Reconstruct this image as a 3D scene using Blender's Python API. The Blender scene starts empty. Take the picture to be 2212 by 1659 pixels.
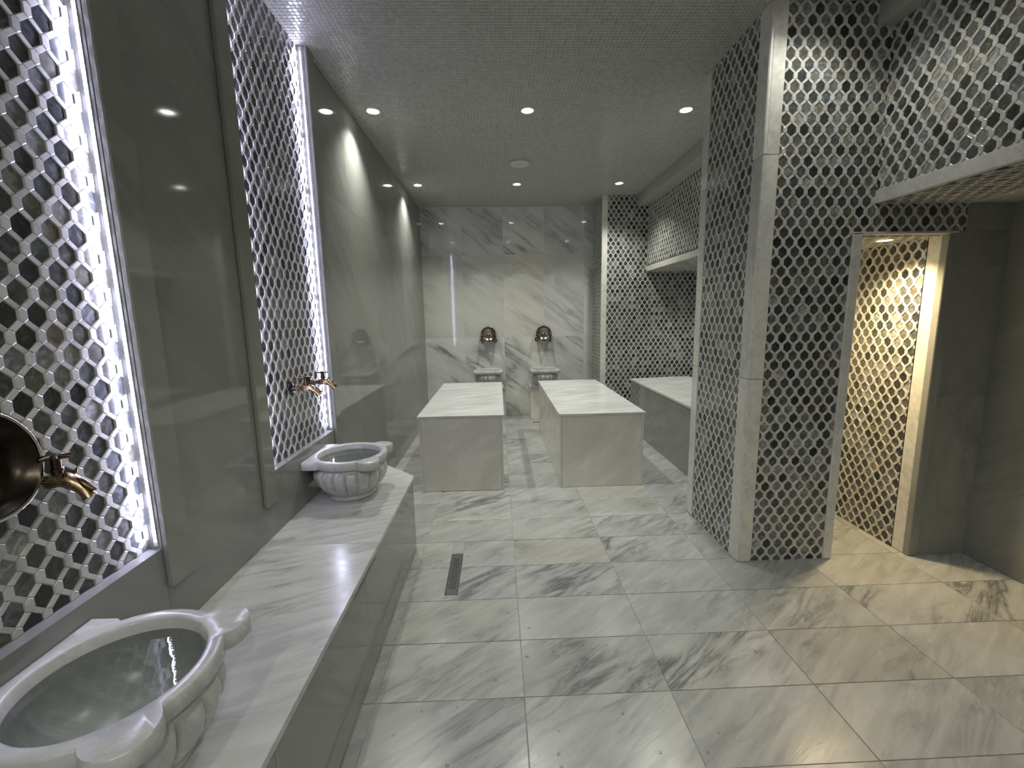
import bpy, math, random
from mathutils import Matrix, Vector
random.seed(7)
S = bpy.context.scene
COL = S.collection
PI = math.pi

# ------------------------------------------------------------------ camera
F_PX, PITCH, YAW, ROLL, CAM_H = 943.88, 8.7779, 1.7138, -1.0501, 1.5268
pi_, ya_, ro_ = map(math.radians, (PITCH, YAW, ROLL))
FWD = Vector((math.sin(ya_)*math.cos(pi_), math.cos(ya_)*math.cos(pi_), -math.sin(pi_)))
_r = Vector((math.cos(ya_), -math.sin(ya_), 0)); _u = _r.cross(FWD)
RGT = math.cos(ro_)*_r + math.sin(ro_)*_u
UPV = -math.sin(ro_)*_r + math.cos(ro_)*_u
CAMP = Vector((0, 0, CAM_H))
cd = bpy.data.cameras.new('camera'); cam = bpy.data.objects.new('camera', cd); COL.objects.link(cam)
cd.sensor_fit = 'HORIZONTAL'; cd.sensor_width = 36.0; cd.lens = F_PX/2212*36.0
cd.clip_start = 0.02; cd.clip_end = 60
cam.matrix_world = Matrix(((RGT.x, UPV.x, -FWD.x, CAMP.x), (RGT.y, UPV.y, -FWD.y, CAMP.y), (RGT.z, UPV.z, -FWD.z, CAMP.z), (0, 0, 0, 1)))
S.camera = cam
def pix(P):
    d = Vector(P)-CAMP; z = d.dot(FWD)
    if z < .05: return None
    return (1106+F_PX*d.dot(RGT)/z, 829.5-F_PX*d.dot(UPV)/z, z)

# ------------------------------------------------------------------ world, view, light levels
w = bpy.data.worlds.new('world'); S.world = w; w.use_nodes = True
w.node_tree.nodes['Background'].inputs[0].default_value = (0.5, 0.52, 0.55, 1)
w.node_tree.nodes['Background'].inputs[1].default_value = 0.02
S.view_settings.view_transform = 'Standard'; S.view_settings.look = 'None'
S.view_settings.exposure = 0.0; S.view_settings.gamma = 1.0; S.view_settings.use_curve_mapping = False
try:
    S.cycles.max_bounces = 6; S.cycles.diffuse_bounces = 4; S.cycles.glossy_bounces = 3
    S.cycles.use_adaptive_sampling = True; S.cycles.adaptive_threshold = 0.05
    S.cycles.transparent_max_bounces = 8; S.cycles.sample_clamp_indirect = 4.0
    S.cycles.caustics_reflective = False; S.cycles.caustics_refractive = False
except Exception: pass
SPOT_W, SPOT_ANGLE, SPOT_BLEND = 96.0, 116.0, 0.85
SPOT_COL = (1.0, 1.0, 0.91)
LED_STRENGTH = 22.0
LED_W = 8.8
LED_COL = (0.70, 0.69, 1.0)
WARM_W = 120.0
WARM_COL = (1.0, 0.76, 0.42)

# ------------------------------------------------------------------ measured dimensions (metres)
XL = -1.096            # left wall face
ZC = 3.105             # ceiling
YB = 6.654             # back wall
YF = -1.6              # wall behind the camera
XR = 2.90              # right wall
BX, BZ, BY = -0.577, 0.506, 2.760     # left bench front, top, far corner
CX, CY0, CY1 = 1.457, 2.473, 3.19     # mosaic partition: left face, front face, rear face
YN = 6.12              # alcove rear wall
REC = 0.045            # recess depth
N1 = (0.536, 1.346); N2 = (2.032, 2.842); SILL = 0.81

# ------------------------------------------------------------------ node material helpers
def nmat(name):
    m = bpy.data.materials.new(name); m.use_nodes = True
    nt = m.node_tree
    return m, nt, nt.nodes['Principled BSDF']
def N(nt, typ, **kw):
    n = nt.nodes.new(typ)
    for k, v in kw.items():
        if k.startswith('i_'): n.inputs[int(k[2:])].default_value = v
        else: setattr(n, k, v)
    return n
def ramp(nt, stops, interp='LINEAR'):
    n = nt.nodes.new('ShaderNodeValToRGB'); cr = n.color_ramp; cr.interpolation = interp
    while len(cr.elements) < len(stops): cr.elements.new(0.5)
    for e, (p, c) in zip(cr.elements, stops):
        e.position = p; e.color = (c[0], c[1], c[2], 1) if len(c) == 3 else c
    return n
def math_(nt, op, a=None, b=None, va=0.5, vb=0.5, clamp=False):
    n = nt.nodes.new('ShaderNodeMath'); n.operation = op; n.use_clamp = clamp
    n.inputs[0].default_value = va; n.inputs[1].default_value = vb
    if a is not None: nt.links.new(a, n.inputs[0])
    if b is not None: nt.links.new(b, n.inputs[1])
    return n.outputs[0]
def mixc(nt, fac, a, b, mode='MIX'):
    n = nt.nodes.new('ShaderNodeMix'); n.data_type = 'RGBA'; n.blend_type = mode
    if isinstance(fac, (int, float)): n.inputs[0].default_value = fac
    else: nt.links.new(fac, n.inputs[0])
    for i, s in ((6, a), (7, b)):
        if isinstance(s, tuple): n.inputs[i].default_value = (s[0], s[1], s[2], 1)
        else: nt.links.new(s, n.inputs[i])
    return n.outputs[2]

def marble(name, light, dark, warm, rough, rot=(0.5, 0.35, 0.7), scale=1.0, vein=0.55, warm_amt=0.5, offset=True, bump=0.02, cloud=0.84, along=0.55, swirl=0.55):
    """white-grey veined marble; every slab gets its own cut through the stone from its random number, optional tone / vein numbers on the slab"""
    m, nt, bs = nmat(name); L = nt.links
    geo = N(nt, 'ShaderNodeNewGeometry'); oi = N(nt, 'ShaderNodeObjectInfo')
    pos = geo.outputs['Position']
    if offset:
        mul = N(nt, 'ShaderNodeVectorMath', operation='SCALE'); mul.inputs[0].default_value = (31.7, 17.3, 23.9); L.new(oi.outputs['Random'], mul.inputs['Scale'])
        add = N(nt, 'ShaderNodeVectorMath', operation='ADD'); L.new(pos, add.inputs[0]); L.new(mul.outputs[0], add.inputs[1]); pos = add.outputs[0]
    mp = N(nt, 'ShaderNodeMapping', vector_type='TEXTURE'); mp.inputs['Rotation'].default_value = rot; mp.inputs['Scale'].default_value = (1/(scale*along), 1/(scale*2.9), 1/(scale*2.0))
    L.new(pos, mp.inputs[0])
    n1 = N(nt, 'ShaderNodeTexNoise'); n1.inputs['Scale'].default_value = 1.6; n1.inputs['Detail'].default_value = 6; n1.inputs['Roughness'].default_value = 0.62; n1.inputs['Distortion'].default_value = swirl
    L.new(mp.outputs[0], n1.inputs['Vector'])
    # thin veins where the noise crosses the middle
    d1 = math_(nt, 'ABSOLUTE', math_(nt, 'SUBTRACT', n1.outputs[0], None, vb=0.5))
    vn = ramp(nt, [(0.0, (1, 1, 1)), (0.018, (0.55, 0.55, 0.55)), (0.07, (0.12, 0.12, 0.12)), (0.16, (0, 0, 0))]); L.new(d1, vn.inputs[0])
    # veins come and go
    n2 = N(nt, 'ShaderNodeTexNoise'); n2.inputs['Scale'].default_value = 1.3*scale; n2.inputs['Detail'].default_value = 2
    L.new(pos, n2.inputs['Vector'])
    msk = ramp(nt, [(0.38, (0, 0, 0)), (0.66, (1, 1, 1))]); L.new(n2.outputs[0], msk.inputs[0])
    av = N(nt, 'ShaderNodeAttribute', attribute_type='OBJECT', attribute_name='vein')
    at = N(nt, 'ShaderNodeAttribute', attribute_type='OBJECT', attribute_name='tone')
    veinamt = math_(nt, 'ADD', math_(nt, 'MULTIPLY', av.outputs['Fac'], None, vb=1.0), None, vb=vein)
    vfac = math_(nt, 'MULTIPLY', math_(nt, 'MULTIPLY', vn.outputs[0], msk.outputs[0]), veinamt, clamp=True)
    # broad clouds
    n3 = N(nt, 'ShaderNodeTexNoise'); n3.inputs['Scale'].default_value = 2.2*scale; n3.inputs['Detail'].default_value = 4; n3.inputs['Roughness'].default_value = 0.6; n3.inputs['Distortion'].default_value = 0.5
    L.new(mp.outputs[0], n3.inputs['Vector'])
    cl = ramp(nt, [(0.30, tuple(cloud*c for c in light)), (0.62, light)]); L.new(n3.outputs[0], cl.inputs[0])
    # slab tone: some slabs are beige, some grey
    r2 = math_(nt, 'FRACT', math_(nt, 'MULTIPLY', oi.outputs['Random'], None, vb=7.31))
    wr = ramp(nt, [(0.45, (0, 0, 0)), (1.0, (1, 1, 1))]); L.new(r2, wr.inputs[0])
    wf = math_(nt, 'ADD', math_(nt, 'MULTIPLY', wr.outputs[0], None, vb=warm_amt), at.outputs['Fac'], clamp=True)
    c = mixc(nt, wf, cl.outputs[0], mixc(nt, 1.0, cl.outputs[0], warm, 'MULTIPLY'))
    r3 = math_(nt, 'FRACT', math_(nt, 'MULTIPLY', oi.outputs['Random'], None, vb=13.7))
    gr = ramp(nt, [(0.0, (0.86, 0.87, 0.88)), (1.0, (1.06, 1.06, 1.05))]); L.new(r3, gr.inputs[0])
    c = mixc(nt, 1.0, c, gr.outputs[0], 'MULTIPLY')
    c = mixc(nt, vfac, c, dark)
    L.new(c, bs.inputs['Base Color'])
    rr = ramp(nt, [(0.3, (rough*0.75,)*3), (0.7, (rough*1.3,)*3)]); L.new(n3.outputs[0], rr.inputs[0]); L.new(rr.outputs[0], bs.inputs['Roughness'])
    bs.inputs['Specular IOR Level'].default_value = 0.5
    if bump:
        bp = N(nt, 'ShaderNodeBump'); bp.inputs['Strength'].default_value = bump; bp.inputs['Distance'].default_value = 0.01
        L.new(n3.outputs[0], bp.inputs['Height']); L.new(bp.outputs[0], bs.inputs['Normal'])
    return m

GREY = (0.60, 0.61, 0.595); VEIN = (0.20, 0.215, 0.22); BEIGE = (1.0, 0.955, 0.85)
M = {}
M['floor'] = marble('floor_marble', (0.435, 0.445, 0.44), (0.14, 0.147, 0.15), (1.03, 0.985, 0.905), 0.25, rot=(0, 0, 0.62), scale=1.6, vein=0.75, warm_amt=0.45, bump=0.05)
M['wall'] = marble('wall_marble', (0.71, 0.715, 0.70), VEIN, BEIGE, 0.05, rot=(0, 0.62, 0.05), scale=1.1, vein=0.4, warm_amt=0.35, bump=0.0, cloud=0.87, along=0.28, swirl=0.2)
M['wall_shaded'] = marble('wall_marble_shaded', (0.30, 0.305, 0.285), (0.15, 0.155, 0.15), (1.0, 0.95, 0.84), 0.055, rot=(0, 0.68, 1.5), scale=1.0, vein=0.45, warm_amt=0.5, bump=0.0, cloud=0.87, along=0.28, swirl=0.2)  # shade on side walls, bench fronts and jamb painted into this greyer marble
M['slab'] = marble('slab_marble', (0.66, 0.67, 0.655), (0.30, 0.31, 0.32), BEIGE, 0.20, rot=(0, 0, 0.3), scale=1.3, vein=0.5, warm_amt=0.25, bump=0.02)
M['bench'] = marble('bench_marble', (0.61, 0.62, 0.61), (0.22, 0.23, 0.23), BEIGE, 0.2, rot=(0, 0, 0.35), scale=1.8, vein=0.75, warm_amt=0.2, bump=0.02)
M['body'] = marble('table_body_marble', (0.76, 0.73, 0.665), (0.30, 0.29, 0.27), (1.0, 0.94, 0.84), 0.24, rot=(0, -0.7, 0.5), scale=1.0, vein=0.35, warm_amt=0.5, bump=0.02)
M['board'] = marble('trim_marble', (0.73, 0.715, 0.665), (0.28, 0.29, 0.29), BEIGE, 0.2, rot=(0, -0.5, 0.7), scale=2.6, vein=0.45, warm_amt=0.3, bump=0.015)
M['basin'] = marble('basin_marble', (0.63, 0.63, 0.615), (0.34, 0.35, 0.36), (1.0, 0.98, 0.93), 0.24, rot=(0, 0.6, 0.5), scale=2.2, vein=0.45, warm_amt=0.2, bump=0.03)

def tile_mat():
    """dark grey hexagon stones, each with its own shade"""
    m, nt, bs = nmat('dark_hexagon_stone'); L = nt.links
    geo = N(nt, 'ShaderNodeNewGeometry'); oi = N(nt, 'ShaderNodeObjectInfo')
    r = math_(nt, 'FRACT', math_(nt, 'ADD', math_(nt, 'MULTIPLY', oi.outputs['Random'], None, vb=5.73), math_(nt, 'MULTIPLY', geo.outputs['Random Per Island'], None, vb=3.17)))
    c0 = ramp(nt, [(0.0, (0.024, 0.026, 0.026)), (0.25, (0.056, 0.059, 0.057)), (0.6, (0.100, 0.104, 0.099)), (0.85, (0.155, 0.158, 0.150)), (1.0, (0.29, 0.29, 0.28))]); L.new(r, c0.inputs[0])
    r2 = math_(nt, 'FRACT', math_(nt, 'MULTIPLY', r, None, vb=17.9))
    hue = ramp(nt, [(0.0, (0.90, 0.98, 1.08)), (0.55, (1, 1, 1)), (0.8, (1.06, 1.02, 0.90)), (1.0, (1.12, 1.0, 0.84))]); L.new(r2, hue.inputs[0])
    c = mixc(nt, 1.0, c0.outputs[0], hue.outputs[0], 'MULTIPLY')
    mul = N(nt, 'ShaderNodeVectorMath', operation='SCALE'); mul.inputs[0].default_value = (9.7, 5.3, 7.9); L.new(r, mul.inputs['Scale'])
    add = N(nt, 'ShaderNodeVectorMath', operation='ADD'); L.new(geo.outputs['Position'], add.inputs[0]); L.new(mul.outputs[0], add.inputs[1])
    n1 = N(nt, 'ShaderNodeTexNoise'); n1.inputs['Scale'].default_value = 28; n1.inputs['Detail'].default_value = 6; n1.inputs['Distortion'].default_value = 1.6; L.new(add.outputs[0], n1.inputs['Vector'])
    cr = ramp(nt, [(0.30, (0.60, 0.60, 0.60)), (0.52, (1, 1, 1)), (0.72, (1.9, 1.9, 1.9))]); L.new(n1.outputs[0], cr.inputs[0])
    c = mixc(nt, 1.0, c, cr.outputs[0], 'MULTIPLY')
    L.new(c, bs.inputs['Base Color']); bs.inputs['Roughness'].default_value = 0.16
    return m
M['hex'] = tile_mat()
def light_stone():
    m, nt, bs = nmat('white_lattice_stone'); L = nt.links
    geo = N(nt, 'ShaderNodeNewGeometry'); oi = N(nt, 'ShaderNodeObjectInfo')
    r = math_(nt, 'FRACT', math_(nt, 'ADD', math_(nt, 'MULTIPLY', oi.outputs['Random'], None, vb=5.73), math_(nt, 'MULTIPLY', geo.outputs['Random Per Island'], None, vb=3.17)))
    c0 = ramp(nt, [(0.0, (0.49, 0.485, 0.455)), (0.5, (0.56, 0.555, 0.525)), (1.0, (0.62, 0.61, 0.58))]); L.new(r, c0.inputs[0])
    n1 = N(nt, 'ShaderNodeTexNoise'); n1.inputs['Scale'].default_value = 40; n1.inputs['Detail'].default_value = 4; L.new(geo.outputs['Position'], n1.inputs['Vector'])
    cr = ramp(nt, [(0.3, (0.88, 0.88, 0.88)), (0.65, (1.04, 1.04, 1.04))]); L.new(n1.outputs[0], cr.inputs[0])
    L.new(mixc(nt, 1.0, c0.outputs[0], cr.outputs[0], 'MULTIPLY'), bs.inputs['Base Color']); bs.inputs['Roughness'].default_value = 0.22
    return m
M['lat'] = light_stone()
def plain(name, col, rough, metal=0.0, noise=0.1, nscale=20.0, spec=0.5):
    m, nt, bs = nmat(name); L = nt.links
    tc = N(nt, 'ShaderNodeNewGeometry')
    n1 = N(nt, 'ShaderNodeTexNoise'); n1.inputs['Scale'].default_value = nscale; n1.inputs['Detail'].default_value = 5; L.new(tc.outputs['Position'], n1.inputs['Vector'])
    cr = ramp(nt, [(0.3, tuple(c*(1-noise) for c in col)), (0.7, tuple(min(1, c*(1+noise)) for c in col))]); L.new(n1.outputs[0], cr.inputs[0])
    L.new(cr.outputs[0], bs.inputs['Base Color']); bs.inputs['Roughness'].default_value = rough; bs.inputs['Metallic'].default_value = metal
    bs.inputs['Specular IOR Level'].default_value = spec
    return m
M['grout'] = plain('pale_grout', (0.46, 0.455, 0.43), 0.8, noise=0.12)
M['floor_grout'] = plain('floor_grout', (0.33, 0.325, 0.285), 0.75, noise=0.25, nscale=8)
M['core'] = plain('grey_render', (0.52, 0.52, 0.50), 0.7)
M['bronze'] = plain('aged_bronze', (0.44, 0.33, 0.205), 0.30, 1.0, 0.35, 60)
M['dark_bronze'] = plain('dark_bronze', (0.15, 0.105, 0.070), 0.25, 1.0, 0.3, 40)
M['black_metal'] = plain('blackened_metal', (0.022, 0.020, 0.020), 0.28, 0.6, 0.3, 60)
M['bowl_in'] = plain('dark_bowl_metal', (0.030, 0.024, 0.017), 0.25, 0.9, 0.5, 30)
M['bowl_bright'] = plain('worn_silver_bronze', (0.34, 0.30, 0.27), 0.2, 1.0, 0.25, 40)
M['bowl_rim'] = plain('polished_rim_metal', (0.62, 0.60, 0.56), 0.15, 1.0, 0.1, 30)
M['steel'] = plain('drain_steel', (0.15, 0.15, 0.155), 0.38, 1.0, 0.15, 50)
M['hole'] = plain('drain_hole_black', (0.012, 0.012, 0.012), 0.8, 0.0, 0.2, 40)
M['plastic'] = plain('off_white_plastic', (0.55, 0.55, 0.53), 0.45, 0, 0.03)
M['ring'] = plain('lamp_ring_metal', (0.72, 0.72, 0.70), 0.3, 0.6, 0.05)
M['tape'] = plain('led_tape_white', (0.80, 0.80, 0.82), 0.4, 0, 0.03)
def emit(name, col, st):
    m, nt, bs = nmat(name); nt.nodes.remove(bs); out = nt.nodes['Material Output']
    e = N(nt, 'ShaderNodeEmission'); e.inputs[0].default_value = (*col, 1); e.inputs[1].default_value = st
    nt.links.new(e.outputs[0], out.inputs[0]); return m
M['lens'] = emit('lamp_lens_glow', (1.0, 0.98, 0.93), 22.0)
M['warm_lens'] = emit('warm_lamp_lens_glow', (1.0, 0.86, 0.55), 12.0)
M['diode'] = emit('led_diode_glow', LED_COL, LED_STRENGTH)
for k_ in ('lens', 'warm_lens', 'diode'): M[k_].cycles.emission_sampling = 'NONE'
def water_mat(name='still_water', ior=1.33, ripple=0.06, tint=(0.84, 0.88, 0.83)):
    m, nt, bs = nmat(name); nt.nodes.remove(bs); out = nt.nodes['Material Output']; L = nt.links
    t = N(nt, 'ShaderNodeBsdfTransparent'); t.inputs[0].default_value = (*tint, 1)
    g = N(nt, 'ShaderNodeBsdfGlossy'); g.inputs['Roughness'].default_value = 0.015; g.inputs[0].default_value = (1, 1, 1, 1)
    fr = N(nt, 'ShaderNodeFresnel'); fr.inputs[0].default_value = ior
    nz = N(nt, 'ShaderNodeTexNoise'); nz.inputs['Scale'].default_value = 16; nz.inputs['Detail'].default_value = 2
    geo = N(nt, 'ShaderNodeNewGeometry'); L.new(geo.outputs['Position'], nz.inputs['Vector'])
    bp = N(nt, 'ShaderNodeBump'); bp.inputs['Strength'].default_value = ripple; bp.inputs['Distance'].default_value = 0.01
    L.new(nz.outputs[0], bp.inputs['Height']); L.new(bp.outputs[0], g.inputs['Normal']); L.new(bp.outputs[0], fr.inputs['Normal'])
    mx = N(nt, 'ShaderNodeMixShader'); L.new(fr.outputs[0], mx.inputs[0]); L.new(t.outputs[0], mx.inputs[1]); L.new(g.outputs[0], mx.inputs[2])
    L.new(mx.outputs[0], out.inputs[0]); return m
M['water'] = water_mat()
def ceil_mat():
    m, nt, bs = nmat('ceiling_glass_mosaic'); L = nt.links
    geo = N(nt, 'ShaderNodeNewGeometry')
    c0 = ramp(nt, [(0.0, (0.37, 0.37, 0.34)), (1.0, (0.44, 0.44, 0.405))]); L.new(geo.outputs['Random Per Island'], c0.inputs[0])
    L.new(c0.outputs[0], bs.inputs['Base Color']); bs.inputs['Roughness'].default_value = 0.22
    return m
M['ceil_tile'] = ceil_mat()
M['ceil_grout'] = plain('ceiling_grout', (0.56, 0.56, 0.54), 0.8, noise=0.05)

# ------------------------------------------------------------------ mesh helpers
class MB:
    def __init__(s): s.v = []; s.f = []
    def add(s, vs, fs):
        o = len(s.v); s.v += [tuple(p) for p in vs]; s.f += [tuple(i+o for i in f) for f in fs]; return s
    def box(s, x0, x1, y0, y1, z0, z1, c=0.0):
        if x1 < x0: x0, x1 = x1, x0
        if y1 < y0: y0, y1 = y1, y0
        if z1 < z0: z0, z1 = z1, z0
        if c <= 0:
            return s.add([(x0,y0,z0),(x1,y0,z0),(x1,y1,z0),(x0,y1,z0),(x0,y0,z1),(x1,y0,z1),(x1,y1,z1),(x0,y1,z1)],
                         [(0,3,2,1),(4,5,6,7),(0,1,5,4),(1,2,6,5),(2,3,7,6),(3,0,4,7)])
        c = min(c, (x1-x0)/2.01, (y1-y0)/2.01, (z1-z0)/2.01)
        X = ((x0, x0+c), (x1, x1-c)); Y = ((y0, y0+c), (y1, y1-c)); Z = ((z0, z0+c), (z1, z1-c))
        vs = []; idx = {}
        for i in (0, 1):
            for j in (0, 1):
                for k in (0, 1):
                    for a in range(3):
                        idx[(i, j, k, a)] = len(vs)
                        vs.append((X[i][0 if a == 0 else 1], Y[j][0 if a == 1 else 1], Z[k][0 if a == 2 else 1]))
        g = lambda i, j, k, a: idx[(i, j, k, a)]
        fs = []
        for i in (0, 1):
            q = [g(i,0,0,0), g(i,1,0,0), g(i,1,1,0), g(i,0,1,0)]; fs.append(q if i else q[::-1])
            q = [g(0,i,0,1), g(0,i,1,1), g(1,i,1,1), g(1,i,0,1)]; fs.append(q if i else q[::-1])
            q = [g(0,0,i,2), g(1,0,i,2), g(1,1,i,2), g(0,1,i,2)]; fs.append(q if i else q[::-1])
        for i in (0, 1):
            for j in (0, 1):
                q = [g(i,j,0,0), g(i,j,1,0), g(i,j,1,1), g(i,j,0,1)]; fs.append(q if i ^ j else q[::-1])
                q = [g(i,0,j,0), g(i,1,j,0), g(i,1,j,2), g(i,0,j,2)]; fs.append(q[::-1] if i ^ j else q)
                q = [g(0,i,j,1), g(1,i,j,1), g(1,i,j,2), g(0,i,j,2)]; fs.append(q if i ^ j else q[::-1])
                for k in (0, 1):
                    q = [g(i,j,k,0), g(i,j,k,1), g(i,j,k,2)]; fs.append(q if (i+j+k) % 2 else q[::-1])
        return s.add(vs, fs)
    def prism(s, poly, z0, z1):
        """vertical prism over a counter-clockwise outline"""
        n = len(poly)
        return s.add([(x, y, z0) for x, y in poly]+[(x, y, z1) for x, y in poly],
                     [tuple(range(n))[::-1], tuple(range(n, 2*n))]+[(i, (i+1) % n, n+(i+1) % n, n+i) for i in range(n)])
    def lathe(s, prof, n=32, c=(0, 0, 0), axis='z', rf=None, cap0=True, cap1=True):
        """profile of (radius, height) turned about an axis; rf(theta, k) scales the radius"""
        vs = []
        for k, (r, h) in enumerate(prof):
            for i in range(n):
                t = 2*PI*i/n; q = r*(rf(t, k) if rf else 1)
                a, b = q*math.cos(t), q*math.sin(t)
                p = {'z': (a, b, h), 'x': (h, a, b), 'y': (b, h, a)}[axis]
                vs.append((p[0]+c[0], p[1]+c[1], p[2]+c[2]))
        fs = []
        for k in range(len(prof)-1):
            for i in range(n):
                j = (i+1) % n; fs.append((k*n+i, k*n+j, (k+1)*n+j, (k+1)*n+i))
        if cap0: fs.append(tuple(range(n))[::-1])
        if cap1: fs.append(tuple((len(prof)-1)*n+i for i in range(n)))
        return s.add(vs, fs)
    def tube(s, pts, rads, n=10, squash=1.0):
        P = [Vector(p) for p in pts]; vs = []
        for k, p in enumerate(P):
            d = (P[min(k+1, len(P)-1)]-P[max(k-1, 0)]).normalized()
            a = d.cross(Vector((0, 1, 0)))
            if a.length < .01: a = d.cross(Vector((1, 0, 0)))
            a.normalize(); b = d.cross(a).normalized()
            for i in range(n):
                t = 2*PI*i/n; vs.append(tuple(p+rads[k]*(math.cos(t)*a+squash*math.sin(t)*b)))
        fs = [(k*n+i, k*n+(i+1) % n, (k+1)*n+(i+1) % n, (k+1)*n+i) for k in range(len(P)-1) for i in range(n)]
        fs += [tuple(range(n))[::-1], tuple((len(P)-1)*n+i for i in range(n))]
        return s.add(vs, fs)
    def mesh(s, name, mat, smooth=False):
        me = bpy.data.meshes.new(name); me.from_pydata(s.v, [], s.f); me.materials.append(mat)
        if smooth: me.shade_smooth()
        me.update(); return me
    def obj(s, name, mat, parent=None, smooth=False, **props):
        return link(name, s.mesh(name, mat, smooth), parent, **props)
def link(name, me, parent=None, mw=None, **props):
    o = bpy.data.objects.new(name, me); COL.objects.link(o)
    if parent is not None: o.parent = parent
    if mw is not None: o.matrix_local = mw
    for k, v in props.items(): o[k] = v
    return o
def empty(name, loc, **props):
    o = link(name, None, None, Matrix.Translation(loc), **props); o.empty_display_size = .1; return o
def autosmooth(o, ang=40):
    me = o.data; me.shade_smooth()
    try: me.set_sharp_from_angle(angle=math.radians(ang))
    except Exception: pass
    return o

# ------------------------------------------------------------------ floor
TX0, TX, TY0, TY = 0.074, 0.6, 3.7674, 0.3158
fl = MB().box(XL-.25, XR+.2, YF-.1, YB+.2, -.08, -.0025).obj('floor', M['floor_grout'], kind='structure', label='pale grey and beige veined marble floor of large rectangular slabs', category='floor')
G = 0.0017
special = {}   # (col, row) -> (tone, vein)
special[(1, 6)] = (0.0, 1.1); special[(0, 4)] = (0.0, 0.8); special[(0, 2)] = (0.5, 0.1); special[(0, 3)] = (0.6, 0.0)
special[(-1, 2)] = (0.55, 0.1); special[(-1, 1)] = (0.35, 0.6); special[(1, 1)] = (0.4, 0.1); special[(1, 3)] = (0, 0.45); special[(-1, 5)] = (0.55, 0.2)
special[(0, 0)] = (0.1, 0.5); special[(-1, 0)] = (0.05, 0.6); special[(0, 7)] = (0.0, 0.35); special[(1, 7)] = (0.15, -0.4); special[(2, 4)] = (0.5, 0.0); special[(0, 1)] = (0.0, 0.45)
special[(0, 5)] = (0.0, 0.0); special[(1, 4)] = (0.0, 0.1); special[(1, 5)] = (0.05, -0.2); special[(1, 2)] = (0.0, 0.3)
DRN = (-0.331, -0.259, 2.238, 2.662)
def ftile(x0, x1, y0, y1, tone=0.0, vein=0.0):
    dz = random.uniform(-.0006, .0006)
    MB().box(x0+G, x1-G, y0+G, y1-G, -.0025, dz, .0008).obj('floor_tile', M['floor'], fl, tone=float(tone), vein=float(vein))
XE, YE0 = XR, YF
for i in range(-2, 5):
    for j in range(-10, 17):
        x0, x1 = max(TX0+TX*i, BX-.0 if TY0-TY*j < BY+.35 else XL), min(TX0+TX*(i+1), XE)
        y1 = min(TY0-TY*j, YB); y0 = max(TY0-TY*(j+1), YE0)
        if x1-x0 < .02 or y1-y0 < .02: continue
        t, v = special.get((i, j), (random.choice((0, 0, 0, .15, .3)), random.uniform(-.25, .45)))
        if i == -1 and j in (3, 4):      # cut round the channel drain
            t, v = ((.6, 0), (0.0, .5))[j-3]
            ftile(x0, DRN[0], y0, y1, t, v); ftile(DRN[1], x1, y0, y1, 0, .4)
            if j == 3: ftile(DRN[0], DRN[1], DRN[3], y1, 0, -.2)
            else: ftile(DRN[0], DRN[1], y0, DRN[2], .6, -.2)
            continue
        ftile(x0, x1, y0, y1, t, v)

# ------------------------------------------------------------------ ceiling with small square glass mosaic
ce = MB().box(XL-.25, XR+.2, YF-.1, YB+.2, ZC+.0008, ZC+.12).obj('ceiling', M['ceil_grout'], kind='structure', label='flat grey ceiling lined with tiny square glass mosaic', category='ceiling')
cm = MB(); P_ = 0.0252; rnd = random.Random(3)
nx = int((2.02-XL)/P_)+2; ny = int((YB-1.25)/P_)
for a in range(nx):
    for b in range(ny):
        x0 = XL-.045+a*P_; y0 = 1.25+b*P_; x1, y1 = x0+P_-.0022, y0+P_-.0022
        if y1 > YB: continue
        tx, ty = rnd.uniform(-.0004, .0004), rnd.uniform(-.0004, .0004); c = .0022; h = ZC-.0022
        cm.add([(x0,y0,ZC+.001),(x1,y0,ZC+.001),(x1,y1,ZC+.001),(x0,y1,ZC+.001),(x0+c,y0+c,h-tx-ty),(x1-c,y0+c,h+tx-ty),(x1-c,y1-c,h+tx+ty),(x0+c,y1-c,h-tx+ty)],
               [(4,7,6,5),(0,4,5,1),(1,5,6,2),(2,6,7,3),(3,7,4,0)])
cm.obj('ceiling_mosaic', M['ceil_tile'], ce, kind='stuff')

# ------------------------------------------------------------------ left wall: slabs, recess frames, sills
wl = MB().box(XL-.25, XL-REC-.002, YF, YB+.1, -.05, ZC).obj('wall_left', M['core'], kind='structure', label='polished grey marble slab wall with two lit mosaic recesses', category='wall')
def slabs_yz(parent, x0, x1, y0, y1, z0, z1, ys, zs, mat=M['wall_shaded'], name='marble_panel', g=.0004):
    MB().box(x0+.0009, x1-.0009, y0+.001, y1-.001, z0+.001, z1-.001).obj('joint_filler', M['board'], parent)
    yy = [y0]+[y for y in ys if y0+.01 < y < y1-.01]+[y1]; zz = [z0]+[z for z in zs if z0+.01 < z < z1-.01]+[z1]
    for a, b in zip(yy, yy[1:]):
        for c, d in zip(zz, zz[1:]):
            MB().box(x0, x1, a+g, b-g, c+g, d-g, .0006).obj(name, mat, parent)
def slabs_xz(parent, y0, y1, x0, x1, z0, z1, xs, zs, mat=M['wall'], name='marble_panel', g=.0004):
    MB().box(x0+.001, x1-.001, y0+.0009, y1-.0005, z0+.001, z1-.001).obj('joint_filler', M['board'], parent)
    xx = [x0]+[x for x in xs if x0+.01 < x < x1-.01]+[x1]; zz = [z0]+[z for z in zs if z0+.01 < z < z1-.01]+[z1]
    for a, b in zip(xx, xx[1:]):
        for c, d in zip(zz, zz[1:]):
            MB().box(a+g, b-g, y0, y1, c+g, d-g, .0006).obj(name, mat, parent)
WJ = (1.19, 2.34); XB_ = XL-REC
slabs_yz(wl, XB_, XL, YF, N1[0], 0, ZC, (-1.0, -.4, .2), WJ)
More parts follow.
